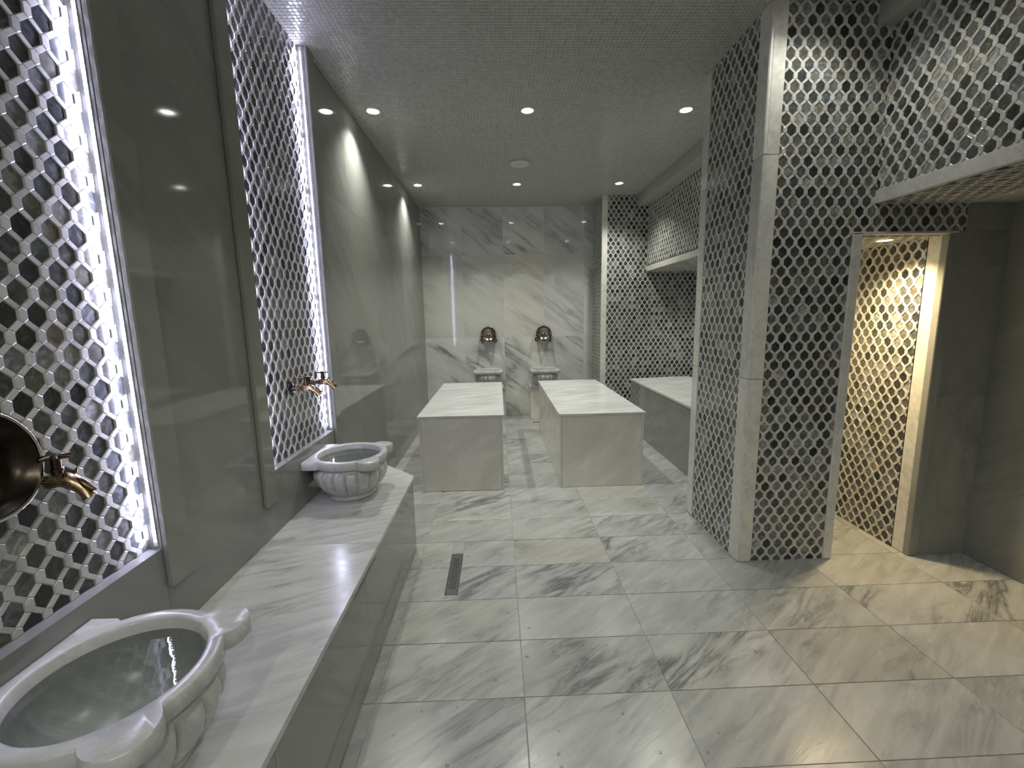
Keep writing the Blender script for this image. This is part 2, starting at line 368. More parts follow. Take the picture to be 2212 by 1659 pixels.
slabs_yz(wl, XB_, XL, N1[0], N1[1], 0, SILL, (), ())
slabs_yz(wl, XB_, XL, N1[1], N2[0], 0, ZC, (), WJ)
slabs_yz(wl, XB_, XL, N2[0], N2[1], 0, SILL, (), ())
slabs_yz(wl, XB_, XL, N2[1], YB, 0, ZC, (3.46, 4.06, 4.66, 5.26, 5.86, 6.46), WJ)
BT = 0.021
for a, b in ((N1[0]-.1, N1[0]), (N1[1], N1[1]+.1), (N2[0]-.093, N2[0]), (N2[1], N2[1]+.095)):
    MB().box(XL, XL+BT, a, b, .672, ZC-.001, .004).obj('pilaster_strip', M['wall_shaded'], wl)

# ------------------------------------------------------------------ hexagon mosaics
A_, B_ = 0.0697, 0.1055               # lattice pitch across / up
HW, HS, HT = 0.0242, 0.0115, 0.0335   # hexagon half width, half straight side, half height
GAP = 0.0007
HEX = [(HW-GAP, -HS), (HW-GAP, HS), (0, HT-GAP), (-HW+GAP, HS), (-HW+GAP, -HS), (0, -HT+GAP)]
q = A_/2-HW
NODE = [(q-GAP*.3, -HS), (q-GAP*.3, HS), (0, B_/2-HT-GAP*.3), (-q+GAP*.3, HS), (-q+GAP*.3, -HS), (0, -(B_/2-HT)+GAP*.3)]      # about the node
def bar_poly(sx):     # between a hexagon and its upper neighbour on side sx
    e0, e1 = (0, HT), (HW, HS); f0, f1 = (A_/2-HW, B_/2-HS), (A_/2, B_/2-HT)
    p = [e0, e1, f1, f0]; cx = sum(a for a, b in p)/4; cy = sum(b for a, b in p)/4
    p = [(cx+(a-cx)*.955, cy+(b-cy)*.955) for a, b in p]
    return p if sx > 0 else [(-a, b) for a, b in p][::-1]
BAR_R, BAR_L = bar_poly(1), bar_poly(-1)
def area(p): return .5*sum(p[i][0]*p[(i+1) % len(p)][1]-p[(i+1) % len(p)][0]*p[i][1] for i in range(len(p)))
def clip(poly, r):
    u0, u1, v0, v1 = r
    for ax, val, sg in ((0, u0, 1), (0, u1, -1), (1, v0, 1), (1, v1, -1)):
        out = []
        for i in range(len(poly)):
            a, b = poly[i], poly[(i+1) % len(poly)]
            da, db = sg*(a[ax]-val), sg*(b[ax]-val)
            if da >= 0: out.append(a)
            if (da >= 0) != (db >= 0):
                t = da/(da-db); out.append((a[0]+t*(b[0]-a[0]), a[1]+t*(b[1]-a[1])))
        poly = out
        if len(poly) < 3: return None
    return poly if area(poly) > 1.5e-5 else None
def inside(poly, rects):
    return all(any(r[0]-1e-6 <= x <= r[1]+1e-6 and r[2]-1e-6 <= y <= r[3]+1e-6 for r in rects) for x, y in poly)
def pillow(mb, poly, z0, z1, bev, off=(0, 0), tilt=(0, 0)):
    """stone tile with a bevelled rim: no underside"""
    n = len(poly); cx = sum(p[0] for p in poly)/n; cy = sum(p[1] for p in poly)/n
    rr = max(.004, min(math.hypot(p[0]-cx, p[1]-cy) for p in poly)); k = max(.3, 1-bev/rr)
    vs = [(x+off[0], y+off[1], z0) for x, y in poly]+[(x+off[0], y+off[1], z1-bev*.6) for x, y in poly]
    vs += [(cx+(x-cx)*k+off[0], cy+(y-cy)*k+off[1], z1+(x-cx)*tilt[0]+(y-cy)*tilt[1]) for x, y in poly]
    fs = [(i, (i+1) % n, n+(i+1) % n, n+i) for i in range(n)]+[(n+i, n+(i+1) % n, 2*n+(i+1) % n, 2*n+i) for i in range(n)]+[tuple(range(2*n, 3*n))]
    mb.add(vs, fs)
ZH, ZB_ = 0.0056, 0.0082
_m = MB(); pillow(_m, HEX, 0, ZH, .0016); HEX_ME = _m.mesh('hexagon_tile', M['hex'])
ZL = ZB_+.0011
def mesh_long():
    m = MB(); pillow(m, BAR_L, 0, ZL, .0022); pillow(m, NODE, 0, ZL+.0006, .0024, (0, B_/2)); return m
LONG_ME = mesh_long().mesh('lattice_bar', M['lat'])
_m = MB(); pillow(_m, BAR_R, 0, ZB_, .0016); SHORT_ME = _m.mesh('lattice_bar', M['lat'])

def mosaic(O, U, V, rects, n_hex, n_bar, label, phase=(0, 0), name='mosaic_panel', hide=None):
    """O origin, U V in-plane unit vectors, rects in (u0,u1,v0,v1); the pieces that show largest are objects of their own, the rest one mesh"""
    O, U, V = Vector(O), Vector(U), Vector(V); Nn = U.cross(V)
    R4 = Matrix(((U.x, V.x, Nn.x, 0), (U.y, V.y, Nn.y, 0), (U.z, V.z, Nn.z, 0), (0, 0, 0, 1)))
    base = Matrix.Translation(O) @ R4
    g = MB()
    for (u0, u1, v0, v1) in rects: g.box(u0, u1, v0, v1, -.012, .0046)
    me = g.mesh(name, M['grout'])
    root = link(name, me, None, base, kind='structure', label=label, category='mosaic wall')
    W3 = lambda u, v: O+U*u+V*v
    u_min = min(r[0] for r in rects); u_max = max(r[1] for r in rects); v_min = min(r[2] for r in rects); v_max = max(r[3] for r in rects)
    i0 = int(math.floor((u_min-phase[0])/A_))-1; i1 = int(math.ceil((u_max-phase[0])/A_))+1
    j0 = int(math.floor((v_min-phase[1])/(B_/2)))-1; j1 = int(math.ceil((v_max-phase[1])/(B_/2)))+1
    items = []     # kind, centre, pieces [(poly, z, dz)] , whole
    def put(kind, c, polys):
        allp = [[(x+c[0], y+c[1]) for x, y in p] for p, h in polys]
        if all(inside(p, rects) for p in allp): items.append([kind, c, None, polys])
        else:
            out = []
            for p, (_, h) in zip(allp, polys):
                for r in rects:
                    k = clip(p, r)
                    if k: out.append((k, h))
            if out: items.append([kind, c, out, polys])
    for j in range(j0, j1):
        for i in range(i0, i1):
            c = (phase[0]+i*A_+(A_/2 if j % 2 else 0), phase[1]+j*B_/2)
            put('hexagon_tile', c, [(HEX, ZH)])
            put('lattice_bar_long', c, [(BAR_L, ZL), ([(x, y+B_/2) for x, y in NODE], ZL+.0006)])
            put('lattice_bar_short', c, [(BAR_R, ZB_)])
    def score(it):
        p = pix(W3(*it[1]))
        if p is None or not (-30 < p[0] < 2242 and -30 < p[1] < 1689): return -1
        if hide and hide(W3(*it[1])): return -1
        vdir = (CAMP-W3(*it[1])); 
        return max(0.0, vdir.normalized().dot(Nn))/(vdir.length_squared)+1e-6
    for it in items: it.append(score(it))
    rest_h, rest_b = MB(), MB(); rr = random.Random(len(items))
    for kinds, cap, rest, mat in ((('hexagon_tile',), n_hex, rest_h, M['hex']), (('lattice_bar_long', 'lattice_bar_short'), n_bar, rest_b, M['lat'])):
        lst = sorted([it for it in items if it[0] in kinds], key=lambda t: -t[4])
        for k, (kd, c, cut, polys, sc) in enumerate(lst):
            solo = k < cap and sc > 0
            nm = 'hexagon_tile' if kd == 'hexagon_tile' else 'lattice_bar'
            if solo and cut is None:
                t = (rr.uniform(-.012, .012), rr.uniform(-.012, .012))
                mw = Matrix.Translation((c[0], c[1], rr.uniform(-.0005, .0004))) @ Matrix.Rotation(t[0], 4, 'X') @ Matrix.Rotation(t[1], 4, 'Y')
                link(nm, {'hexagon_tile': HEX_ME, 'lattice_bar_long': LONG_ME, 'lattice_bar_short': SHORT_ME}[kd], root, mw)
            else:
                m = MB() if solo else rest
                tl = (rr.uniform(-.012, .012), rr.uniform(-.012, .012))
                if cut is None: cut = [([(x+c[0], y+c[1]) for x, y in p], h) for p, h in polys]
                for p, h in cut: pillow(m, p, 0, h+rr.uniform(-.0004, .0004), .0016, tilt=tl)
                if solo: m.obj(nm, mat, root)
        if rest.v: rest.obj('hexagon_tiles_rest' if rest is rest_h else 'lattice_bars', mat, root, kind='stuff')
    return root
Y_, Z_, X_ = (0, 1, 0), (0, 0, 1), (1, 0, 0); NX = (0, -1, 0)
mx = XL-REC
mosaic((mx, 0, 0), Y_, Z_, [(N1[0], N1[1], SILL, ZC)], 300, 320, 'dark hexagon and white lattice mosaic in the lit wall recess nearest the camera', phase=(1.338, 1.763))
mosaic((mx, 0, 0), Y_, Z_, [(N2[0], N2[1], SILL, ZC)], 300, 0, 'dark hexagon mosaic in the tall lit recess behind the far bench basin', phase=(2.40, 2.30))
FR = [(1.533, 1.985, 0.0, ZC), (1.985, 2.105, 1.955, ZC), (2.105, 2.632, 1.955, 2.107)]
mosaic((0, CY0, 0), X_, Z_, FR, 310, 0, 'dark hexagon mosaic on the front of the partition beside the doorway', phase=(1.559, .956))
mosaic((CX, 0, 0), NX, Z_, [(-3.10, -2.56, 0, ZC)], 310, 0, 'dark hexagon mosaic on the narrow side face of the partition', phase=(-2.8, .95))
mosaic((2.105, 0, 0), NX, Z_, [(-CY0, -.9, 2.172, 2.99)], 310, 0, 'dark hexagon mosaic on the overhanging bulkhead at the upper right', phase=(-2.4, 2.2))
mosaic((0, 0, 2.107), X_, NX, [(2.12, 2.61, -CY0, -1.0)], 200, 0, 'dark hexagon mosaic under the bulkhead at the upper right', phase=(2.2, -2.4))
SX0, SX1, SZ, SYB = 2.04, 2.534, 1.945, 3.15
mosaic((SX1, 0, 0), NX, Z_, [(-SYB, -2.575, 0, SZ)], 300, 0, 'dark hexagon mosaic inside the warmly lit doorway', phase=(-2.8, .95))
mosaic((0, 0, SZ), X_, NX, [(SX0, SX1, -SYB, -2.50)], 0, 0, 'hexagon mosaic ceiling inside the warmly lit doorway', phase=(2.2, -2.6))
mosaic((0, YN, 0), X_, Z_, [(1.515, XR, 0, ZC-.001)], 300, 0, 'dark hexagon mosaic wall at the rear of the bench alcove', phase=(1.56, .95), hide=lambda P: P.x > 2.62 or P.z < .35 or (P.x > 2.02 and P.z > 2.1))
mosaic((2.068, 0, 0), NX, Z_, [(-YN, -CY1, 2.19, 2.96)], 0, 0, 'dark hexagon mosaic on the bulkhead above the alcove bench', phase=(-5, 2.2))
mosaic((0, 0, 2.107), X_, NX, [(2.085, XR, -YN, -CY1)], 0, 0, 'dark hexagon mosaic under the bulkhead above the alcove bench', phase=(2.2, -5))
mosaic((1.446, 0, 0), NX, Z_, [(-YB, -YN-.012, 0, ZC)], 0, 0, 'narrow dark mosaic return beside the rear marble wall', phase=(-6.3, .95))

# ------------------------------------------------------------------ rear wall
wb = MB().box(XL-.2, XR+.2, YB+.022, YB+.2, -.05, ZC).obj('wall_back', M['core'], kind='structure', label='rear wall of tall grey marble slabs above two basins', category='wall')
slabs_xz(wb, YB, YB+.022, XL, 1.446, 0, ZC, (-.5, .1, .706, 1.302), (1.22, 2.43))
for o in wb.children:
    if o.name.startswith('marble_panel'):
        v = o.data.vertices; zc_ = sum(p.co.z for p in v)/len(v); xc_ = sum(p.co.x for p in v)/len(v)
        if zc_ < 1.2: o['vein'] = .9; o['tone'] = 0.0
        elif zc_ < 2.4: o['vein'] = .2; o['tone'] = .75 if .1 < xc_ < .7 else .1
        else: o['vein'] = .5; o['tone'] = 0.0
MB().box(XL, 1.446, YB-.006, YB, ZC-.012, ZC-.001).obj('cornice_strip', M['board'], wb)

# ------------------------------------------------------------------ alcove wall, beams and bulkheads
wa = MB().box(1.46, XR+.1, YN+.013, YB+.02, -.02, ZC).obj('wall_alcove', M['core'], kind='structure', label='wall block behind the alcove mosaic', category='wall')
MB().box(1.437, 1.514, YN-.014, YN+.013, 0, ZC, .003).obj('corner_board', M['board'], wa)
def bulkhead(nm, x, y0, y1, ztop, xbeam, label, right):
    b = MB().box(x+.013, right, y0, y1, 2.12, ZC).obj(nm, M['core'], kind='structure', label=label, category='bulkhead')
    MB().box(x-.012, x+.05, y0, y1-.001, 2.104, 2.176, .004).obj('edge_board', M['board'], b)
    MB().box(xbeam, x+.013, y0, y1, ztop, ZC, .002).obj('cornice_box', M['ceil_tile'], b)
    return b
bulkhead('ceiling_bulkhead', 2.068, CY1, YN, 2.96, 1.907, 'bulkhead box hanging above the alcove bench', XR)
b2 = bulkhead('ceiling_bulkhead', 2.105, YF, CY0, 2.985, 2.010, 'bulkhead box hanging over the right side near the camera', XR)
MB().box(2.612, XR, YF, CY0-.001, 2.107, 2.12, .001).obj('soffit_slab', M['wall'], b2)
MB().box(2.600, 2.632, YF, CY0-.002, 2.100, 2.1075, .001).obj('soffit_strip', M['board'], b2)

# ------------------------------------------------------------------ partition with the doorway
T = .013
wp = MB().box(CX+T, SX0-.012, CY0+T, CY1-.01, 0, ZC).box(SX0-.012, SX1+T, CY0+T, CY1-.01, SZ+T, ZC).box(SX1+T, XR, CY0+T, CY1-.01, 0, ZC).box(SX0-.012, SX1+T, SYB+.005, CY1-.01, 0, SZ+T)
wp = wp.obj('wall_partition', M['core'], kind='structure', label='thick mosaic partition with a doorway lit from inside', category='wall')
bd = lambda x0, x1, y0, y1, z0, z1, nm='trim_board', c=.003, mt='board': MB().box(x0, x1, y0, y1, z0, z1, c).obj(nm, M[mt], wp)
# corner boards in three lengths, front and side, with the rounded corner bead
for z0, z1 in ((0.001, 1.14), (1.142, 2.36), (2.362, ZC-.001)):
    bd(CX+.004, 1.533, CY0-.014, CY0+T, z0, z1); bd(CX-.014, CX+.02, CY0+.004, 2.560, z0, z1)
    bd(CX-.012, CX+.012, CY0-.012, CY0+.012, z0, z1, 'corner_bead', .005)
    bd(CX-.014, CX+T, 3.100, CY1, z0, z1)
bd(CX, 1.9, CY1-.012, CY1, .001, ZC-.001, 'rear_panel', .001, 'wall'); bd(1.9, XR, CY1-.012, CY1, .68, ZC-.9, 'rear_panel', .001, 'wall')
# doorway frame
bd(1.985, SX0, CY0-.016, CY0+.03, .001, 1.953, 'door_jamb', .004); bd(SX0-.012, SX0, CY0+.03, SYB, .001, SZ, 'side_panel', .001, 'wall')
bd(1.985, 2.590, CY0-.016, CY0+.03, SZ-.004, 1.956, 'door_head', .004)
bd(SX1-.003, SX1+.02, CY0+.022, 2.575, .001, SZ-.002, 'reveal_board', .003)
bd(SX1-.003, 2.590, CY0-.016, CY0+.024, .001, 1.945, 'door_jamb', .004, 'wall_shaded')
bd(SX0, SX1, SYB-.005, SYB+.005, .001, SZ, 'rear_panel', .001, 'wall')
slabs_xz(wp, CY0-.002, CY0+T, 2.590, XR, 0, 1.955, (), (1.0, 1.76), M['wall_shaded']); slabs_xz(wp, CY0-.002, CY0+T, 2.632, XR, 1.955, 2.107, (), (), M['wall_shaded'])
# ------------------------------------------------------------------ right wall and the wall behind the camera
wr = MB().box(XR+.02, XR+.2, YF, YB+.1, -.05, ZC).obj('wall_right', M['core'], kind='structure', label='dim grey marble wall at the right edge', category='wall')
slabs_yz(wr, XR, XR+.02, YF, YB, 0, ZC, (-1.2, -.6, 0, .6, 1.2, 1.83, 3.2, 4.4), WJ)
wf_ = MB().box(XL-.2, XR+.2, YF-.2, YF-.02, -.05, ZC).obj('wall_front', M['core'], kind='structure', label='marble wall behind the viewpoint', category='wall')
slabs_xz(wf_, YF-.02, YF, XL, XR, 0, ZC, (-.5, .1, .7, 1.3, 1.9, 2.5), WJ, M['slab'])

# ------------------------------------------------------------------ led strips in the recesses
def led(y, facing, label, share=1.0):
    # tape stuck on the recess side, its diodes looking along facing (+1 / -1 in y)
    e = empty('led_strip', (mx+.029, y, SILL+.01), label=label, category='light strip', group='led strips in the wall recesses')
    MB().box(-.006, .006, 0, facing*.002, 0, ZC-SILL-.02).obj('tape', M['tape'], e)
    d = MB(); n = int((ZC-SILL-.05)/.0165)
    for k in range(n):
        z = .015+k*.0165
        d.box(-.0034, .0034, facing*.002, facing*.0042, z, z+.0062)
    d.obj('diodes', M['diode'], e, kind='stuff')
    ld = bpy.data.lights.new('strip_light', 'AREA'); ld.shape = 'RECTANGLE'; ld.size = .010; ld.size_y = ZC-SILL-.06; ld.energy = LED_W*share; ld.color = LED_COL
    lo = bpy.data.objects.new('strip_light', ld); COL.objects.link(lo); lo.parent = e; lo.location = (-.002, facing*.007, (ZC-SILL)/2-.01)
    lo.rotation_euler = (facing*PI/2, 0, facing*.45)
led(N1[1]-.0005, -1, 'glowing white led strip down the far side of the nearest recess')
led(N2[1]-.0005, -1, 'glowing white led strip down the far side of the recess by the taps')
led(N2[0]+.0005, 1, 'led strip hidden down the near side of the recess by the taps', .55)

# ------------------------------------------------------------------ ceiling lamps
def downlight(x, y, label, z=ZC-.0025, r=.047, lens='lens', col=SPOT_COL, W=SPOT_W, ang=SPOT_ANGLE, blend=SPOT_BLEND, group='round downlights in the ceiling'):
    e = empty('ceiling_lamp', (x, y, z), label=label, category='lamp', group=group)
    o = MB().lathe([(r+.010, 0), (r+.010, -.003), (r+.006, -.006), (r, -.006), (r-.003, -.002), (r-.003, 0)], 36, cap0=False, cap1=False).obj('ring', M['ring'], e); autosmooth(o)
    MB().lathe([(r-.003, -.0022), (r*.6, -.0045), (.004, -.006)], 30, cap0=False).obj('lens', M[lens], e, smooth=True)
    ld = bpy.data.lights.new('lamp_light', 'SPOT'); ld.energy = W; ld.color = col; ld.spot_size = math.radians(ang); ld.spot_blend = blend; ld.shadow_soft_size = .035
    lo = bpy.data.objects.new('lamp_light', ld); COL.objects.link(lo); lo.parent = e; lo.location = (0, 0, -.012)
LX, LY = (-.918, .268, 1.512), (3.66, 5.565)
for j, y in enumerate(LY):
    for i, x in enumerate(LX):
        where = ('beside the left wall', 'along the middle of the ceiling', 'towards the right')[i]
        row = ('in the nearer row in view', 'in the row nearest the rear wall')[j]
        downlight(x, y, 'bright round downlight %s %s' % (where, row))
downlight(1.58, 2.16, 'downlight close to the front of the partition, above the frame', W=SPOT_W*.23, ang=135, blend=.6)
downlight(.268, 1.76, 'downlight above the near floor, above the frame', W=SPOT_W*.37)
for x, a in ((-.55, 'left'), (.75, 'middle'), (2.0, 'right')):  # added fill lamps: their bounce off this wall brightens camera-facing surfaces
    downlight(x, -1.25, 'unseen fill downlight added to wash the wall behind the viewpoint, %s of three' % a, W=SPOT_W*.72, ang=150, blend=.5)
downlight(2.62, 5.25, 'downlight under the alcove bulkhead, hidden by the partition', z=2.1, W=SPOT_W*.40, ang=125, blend=.6, group='alcove light')
downlight(2.312, 2.626, 'warm yellow downlight inside the doorway ceiling', z=SZ-.008, r=.043, lens='warm_lens', col=WARM_COL, W=WARM_W, ang=128, blend=1.0, group='doorway light')
e = empty('ceiling_speaker', (.265, 4.81, ZC-.002), label='flat round grey disc on the ceiling between the lamp rows', category='detector')
autosmooth(MB().lathe([(.103, 0), (.103, -.018), (.094, -.028), (.08, -.030)], 48, cap0=False).obj('housing', M['plastic'], e))
MB().lathe([(.045, -.030), (.043, -.036), (.02, -.038)], 32, cap0=False).obj('centre_cap', M['plastic'], e)

# ------------------------------------------------------------------ long bench on the left
bn = empty('marble_bench', (BX, 0, 0), label='long low marble bench along the left wall carrying two basins', category='bench')
def child(mb, name, mat, e, **kw):
    ox, oy, oz = e.location; mb.v = [(x-ox, y-oy, z-oz) for x, y, z in mb.v]
    return mb.obj(name, mat, e, **kw)
YD = BY+(BX-XL)      # the far end is cut at 45 degrees to the wall
sl = [(YF, 0.40), (0.40, 1.905), (1.905, None)]
for a, b in sl:
    g = .0006
    if b is not None: poly = [(XL, a+g), (BX+.006, a+g), (BX+.006, b-g), (XL, b-g)]
    else: poly = [(XL, a+g), (BX+.006, a+g), (BX+.006, BY), (XL, YD+.006)]
    child(MB().prism(poly, BZ-.022, BZ), 'top_slab', M['bench'], bn)
for a, b in ((YF, .2), (.2, .95), (.95, 1.70), (1.70, BY-.012)):
    child(MB().box(BX-.02, BX, a+.0006, b-.0006, .012, BZ-.022, .001), 'front_panel', M['wall_shaded'], bn)
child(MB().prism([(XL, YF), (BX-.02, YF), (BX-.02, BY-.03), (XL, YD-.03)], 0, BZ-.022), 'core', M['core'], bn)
child(MB().prism([(BX-.001, BY-.014), (BX-.004, BY-.006), (XL, YD-.008), (XL, YD-.03), (BX-.02, BY-.03)], .004, BZ-.022), 'end_panel', M['wall_shaded'], bn)

# ------------------------------------------------------------------ two massage tables
def table(x0, x1, y0, y1, zt, label):
    e = empty('massage_table', ((x0+x1)/2, (y0+y1)/2, 0), label=label, category='stone table', group='marble massage tables')
    child(MB().box(x0, x1, y0, y1, zt-.020, zt, .002), 'top_slab', M['slab'], e)
    o = .012; s = .02; zb = zt-.020
    child(MB().box(x0+o+s, x1-o-s, y0+o, y0+o+s, .002, zb, .0012), 'front_panel', M['body'], e)
    child(MB().box(x0+o+s, x1-o-s, y1-o-s, y1-o, .002, zb, .0012), 'rear_panel', M['body'], e)
    child(MB().box(x0+o, x0+o+s-.001, y0+o, y1-o, .002, zb, .0012), 'side_panel', M['body'], e)
    child(MB().box(x1-o-s+.001, x1-o, y0+o, y1-o, .002, zb, .0012), 'side_panel', M['body'], e)
table(-.7163, .0371, 3.6998, 5.6308, .6877, 'left white marble massage table standing nearer the grey marble wall')
table(.5177, 1.2849, 3.7151, 5.7323, .678, 'right white marble massage table standing beside the mosaic alcove')

# ------------------------------------------------------------------ alcove bench
ab = empty('alcove_bench', (1.76, 4.4, 0), label='marble bench in the alcove half hidden by the mosaic partition', category='bench')
child(MB().prism([(1.752, CY1+.002), (2.60, CY1+.002), (2.60, 5.70), (2.585, 5.874), (1.752, 5.742)], .656, .6776), 'top_slab', M['slab'], ab)
child(MB().prism([(1.762, CY1+.002), (1.785, CY1+.002), (1.785, 5.735), (1.762, 5.732)], .002, .656), 'front_panel', M['wall_shaded'], ab)
child(MB().prism([(1.786, CY1+.003), (2.59, CY1+.003), (2.59, 5.69), (2.57, 5.86), (1.786, 5.735)], 0, .656), 'core', M['core'], ab)

# ------------------------------------------------------------------ basins
def rim_radius(t, hw=.182, R=.212, back=.208, lr=.064, ld=.214, la=math.radians(46)):
    c, s = math.cos(t), math.sin(t); best = R
    for sg in (-1, 1):            # two round ears at the front
        px, py = ld*math.cos(la), sg*ld*math.sin(la)
        b = c*px+s*py; disc = b*b-(ld*ld-lr*lr)
        if b > 0 and disc > 0: best = max(best, b+math.sqrt(disc))
    if c < 0:                     # square shoulders against the wall
        tx = back/-c; y = abs(s)*tx
        if y <= hw: best = tx
        elif abs(s) > 1e-6:
            ty = hw/abs(s)
            if -c*ty > back-.075: best = max(best, ty)
        best = min(best, tx)
    return best
def basin(center, rz, label, group='marble basins'):
    """centre at the foot; local -x looks at the wall"""
    e = empty('marble_basin', center, label=label, category='basin', group=group)
    e.rotation_euler = (0, 0, rz)
    H, n = .250, 192; mb = MB(); vs = []; RI = .176
    th = [2*PI*i/n for i in range(n)]; rr = [rim_radius(t) for t in th]
    # rim: bottom inner, bottom outer, top outer bevel, top, inner edge, inside lip
    rings = [[(.180, H-.046)]*n, [(r-.004, H-.046) for r in rr], [(r, H-.042) for r in rr], [(r, H-.005) for r in rr], [(r-.005, H) for r in rr], [(RI+.006, H)]*n, [(RI, H-.005)]*n, [(RI-.003, H-.040)]*n]
    prof_in = [(.164, H-.075), (.144, H-.115), (.108, H-.15), (.05, H-.172), (.006, H-.178)]
    rings += [[p]*n for p in prof_in]
    for rg in rings: vs += [(r*math.cos(t), r*math.sin(t), z) for (r, z), t in zip(rg, th)]
    fs = [(k*n+i, k*n+(i+1) % n, (k+1)*n+(i+1) % n, (k+1)*n+i) for k in range(len(rings)-1) for i in range(n)]
    fs.append(tuple((len(rings)-1)*n+i for i in range(n)))
    mb.add(vs, fs); autosmooth(mb.obj('rim', M['basin'], e), 50)
    prof = [(.130, 0), (.135, .004), (.135, .013), (.130, .018), (.128, .022), (.138, .032), (.160, .054), (.182, .084), (.196, .116), (.202, .145), (.200, .166), (.192, .182), (.186, .190), (.188, .197), (.188, .206)]
    fl_ = [0, 0, 0, 0, .1, .45, .8, 1, 1, 1, .8, .25, 0, 0, 0]
    def rf(t, k):
        s = abs(math.sin(9*t+.2)); g = (1-s)**4
        return 1+fl_[k]*(.030*s**.7-.075*g)
    bm = MB().lathe(prof, 256, rf=rf, cap1=False)
    autosmooth(bm.obj('fluted_bowl', M['basin'], e), 60)
    MB().lathe([(RI-.002, H-.032), (.10, H-.032), (.004, H-.032)], 64, cap0=False).obj('water', M['water'], e)
    return e
basin((-.887, .905, BZ), 0, 'large marble basin full of water in the lower left corner')
basin((-.887, 2.510, BZ), 0, 'marble basin with water at the far end of the left bench')
PZ = .505
bx = (-.155, .675)
for x, a in zip(bx, ('left', 'right')):
    e = empty('basin_pedestal', (x, YB-.15, 0), label='marble pedestal block under the %s rear basin' % a, category='pedestal', group='basin pedestals')
    child(MB().box(x-.225, x+.225, YB-.31, YB-.001, PZ-.022, PZ-.001, .003), 'top_slab', M['slab'], e)
    child(MB().box(x-.212, x+.212, YB-.285, YB-.001, .002, PZ-.022, .002), 'body', M['body'], e)
    basin((x, YB-.211, PZ), -PI/2, 'marble basin against the rear wall behind the %s massage table' % a)

# ------------------------------------------------------------------ dragon taps and hammam bowls
def tap(pos, rz, label):
    """tap whose local +x runs out of the wall"""
    e = empty('dragon_tap', pos, label=label, category='tap', group='bronze dragon taps'); e.rotation_euler = (0, 0, rz)
    m = MB()      # flower rose on the wall
    rfl = lambda t, k: 1+.16*math.cos(8*t) if k < 4 else 1
    m.lathe([(.030, 0), (.034, .003), (.033, .008), (.026, .012), (.016, .016), (.014, .024)], 64, axis='x', rf=rfl, cap0=False)
    autosmooth(m.obj('wall_rose', M['black_metal'], e))
    b = MB()
    b.tube([(.018, 0, 0), (.04, 0, 0), (.055, 0, .001), (.07, 0, .002), (.085, 0, .003), (.10, 0, .003), (.115, 0, -.001), (.130, 0, -.010), (.142, 0, -.023), (.150, 0, -.036), (.154, 0, -.043)],
           [.0100, .0100, .0105, .0140, .0165, .0180, .0185, .0165, .0130, .0125, .0150], 16)
    autosmooth(b.obj('body', M['bronze'], e), 50)
    f = MB()      # mane ridges swept back along the neck, both cheeks
    for s in (-1, 1):
        for k in range(6):
            z = -.013+k*.0054; y = s*math.sqrt(max(.00002, .0180**2-z*z))
            f.tube([(.062, y*.80, z), (.078, y*1.02, z+.001), (.096, y*1.06, z*.7+.001), (.110, y*1.02, z*.45)], [.0010, .0027, .0027, .0010], 6)
    f.obj('mane', M['bronze'], e)
    h = MB()      # brow, ear horns, upper lip
    for s in (-1, 1):
        h.tube([(.112, s*.010, .012), (.118, s*.013, .020), (.122, s*.015, .030)], [.0050, .0038, .0006], 8)
        h.lathe([(.0046, 0), (.0036, .003), (.001, .0045)], 10, c=(.124, s*.0145, -.002), axis='z')
        h.tube([(.116, s*.012, -.002), (.126, s*.0150, -.002), (.135, s*.0115, -.012)], [.002, .0030, .0012], 6)
    h.tube([(.120, 0, .006), (.136, 0, .000), (.150, 0, -.012), (.163, 0, -.022), (.172, 0, -.022)], [.006, .0085, .0085, .006, .001], 10)
    autosmooth(h.obj('horns', M['dark_bronze'], e), 50)
    v = MB().lathe([(.0105, .010), (.0105, .024), (.0125, .025), (.0125, .031), (.0098, .033), (.0098, .050), (.0065, .052), (.0065, .056)], 20, c=(.088, 0, 0)).obj('valve_stem', M['dark_bronze'], e); autosmooth(v)
    k = MB()
    for a in range(3):
        t = a*PI/3+.3; c, s = math.cos(t), math.sin(t)
        k.tube([(.088-c*.031, -s*.031, .058), (.088-c*.02, -s*.02, .0585), (.088, 0, .060), (.088+c*.02, s*.02, .0585), (.088+c*.031, s*.031, .058)], [.0042, .0052, .006, .0052, .0042], 10)
    k.lathe([(.011, .053), (.012, .058), (.011, .064), (.004, .067)], 20, c=(.088, 0, 0))
    autosmooth(k.obj('handle', M['dark_bronze'], v), 50)
    return e
def hammam_bowl(pos, rz, label, tilt=-.16, dish='bowl_in'):
    """shallow bowl leaning on the taps, its hollow facing local +x"""
    e = empty('hammam_bowl', pos, label=label, category='bowl', group='bronze hammam bowls'); e.rotation_euler = (0, tilt, rz)
    R = .118
    o = MB().lathe([(.004, -.044), (.05, -.042), (.085, -.030), (.107, -.008), (R-.004, .004), (R, .012)], 64, axis='x', cap0=True, cap1=False); autosmooth(o.obj('outer_shell', M['dark_bronze'], e), 60)
    o = MB().lathe([(R-.004, .012), (.104, -.003), (.094, -.018), (.080, -.028), (.070, -.0305), (.066, -.0285), (.060, -.0315), (.036, -.035), (.028, -.035), (.022, -.028), (.014, -.020), (.003, -.017)], 64, axis='x', cap0=False); autosmooth(o.obj('inner_dish', M[dish], e), 35)
    o = MB().lathe([(R-.005, .011), (R-.004, .0145), (R+.001, .0155), (R+.0035, .013), (R+.001, .010)], 64, axis='x', cap0=False, cap1=False); autosmooth(o.obj('rim_ring', M['bowl_rim'], e), 60)
    return e
TZ = 1.163; ZT = ZL+.001
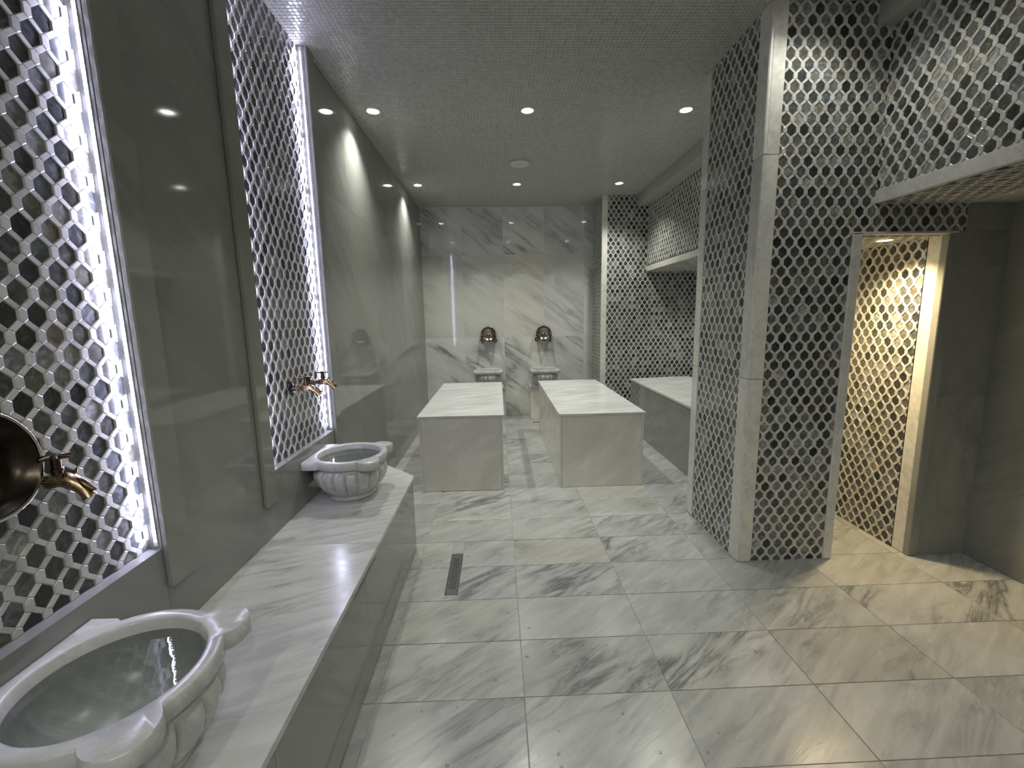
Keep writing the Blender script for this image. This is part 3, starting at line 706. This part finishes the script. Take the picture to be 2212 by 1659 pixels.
for yc, who in ((.905, 'near basin'), (2.487, 'far bench basin')):
    for s, nn in ((-1, 'nearer'), (1, 'farther')):
        tap((mx+ZT, yc+s*.113, TZ), 0, 'bronze dragon head tap above the %s, the %s of its pair' % (who, nn))
hammam_bowl((XL+.014, .897, 1.238), 0, 'large dark bowl with shiny rim leaning at the left edge')
for x, a in zip(bx, ('left', 'right')):
    for s, nn in ((-1, 'left'), (1, 'right')):
        tap((x+.012+s*.094, YB-.0005, 1.180), -PI/2, 'small bronze tap on the rear wall, %s of the pair above the %s rear basin' % (nn, a))
    hammam_bowl((x+.012, YB-.056, 1.264), -PI/2, 'small bronze bowl hung on the rear wall above the %s basin' % a, dish='bowl_bright')

# ------------------------------------------------------------------ drains
def drain(x0, x1, y0, y1, label):
    e = empty('floor_drain', ((x0+x1)/2, (y0+y1)/2, 0), label=label, category='drain')
    child(MB().box(x0, x1, y0, y1, -.0024, -.0012), 'well', M['hole'], e)
    w_ = x1-x0; m = MB(); g = .0035
    m.box(x0, x0+g, y0, y1, -.0012, .0012).box(x1-g, x1, y0, y1, -.0012, .0012).box(x0, x1, y0, y0+g, -.0012, .0012).box(x0, x1, y1-g, y1, -.0012, .0012)
    child(m, 'frame', M['steel'], e)
    child(MB().box(x0+.0055, x1-.0055, y0+.0055, y1-.0055, -.0012, .0006, .0004), 'grate', M['steel'], e)
    sl_ = MB(); n = max(1, int((y1-y0-.08)/.0195))
    for k in range(n):      # s-shaped slots
        yy = y0+.055+k*.0195; c = (x0+x1)/2; hw = w_*.30
        pts = [(c+hw*t, yy+.0055*math.sin(t*2.4)*-1) for t in [-1+i*.2 for i in range(11)]]
        top = [(x, y+.0032) for x, y in pts]; bot = [(x, y-.0032) for x, y in pts]
        N_ = len(pts); sl_.add([(x, y, .00085) for x, y in bot]+[(x, y, .00085) for x, y in top], [(i, i+1, N_+i+1, N_+i) for i in range(N_-1)])
    for k in (-1, 0, 1):
        sl_.lathe([(.0036, .00085), (.0005, .00086)], 10, c=((x0+x1)/2+k*w_*.27, y0+.025, 0), cap0=False)
    child(sl_, 'slots', M['hole'], e)
drain(*DRN, 'grey slotted channel drain set in the marble floor')
drain(.475, .60, 6.165, 6.205, 'small dark floor drain between the rear pedestals')

# ------------------------------------------------------------------ water drops on the floor
dr = MB(); rd = random.Random(11)
for k in range(150):
    if k < 110: x, y = rd.gauss(.15, .38), rd.uniform(1.15, 2.3)
    else: x, y = rd.uniform(-.4, 1.7), rd.uniform(1.2, 2.9)
    if not -.5 < x < 2.3: continue
    r = rd.choice((.0022, .003, .004, .0055)); s = rd.uniform(.7, 1.4)
    o = len(dr.v); dr.lathe([(r, .0007), (r*.85, r*.26+.0007), (r*.45, r*.42+.0007), (r*.05, r*.46+.0007)], 10, c=(x, y, 0), cap0=False)
    dr.v[o:] = [(x+(a-x)*s, b, c) for a, b, c in dr.v[o:]]
M['drop'] = water_mat('clear_drop', 1.5, 0.0, (0.97, 0.97, 0.97))
dr.obj('water_drops', M['drop'], None, True, kind='stuff', label='scattered water drops shining on the marble floor', category='water')
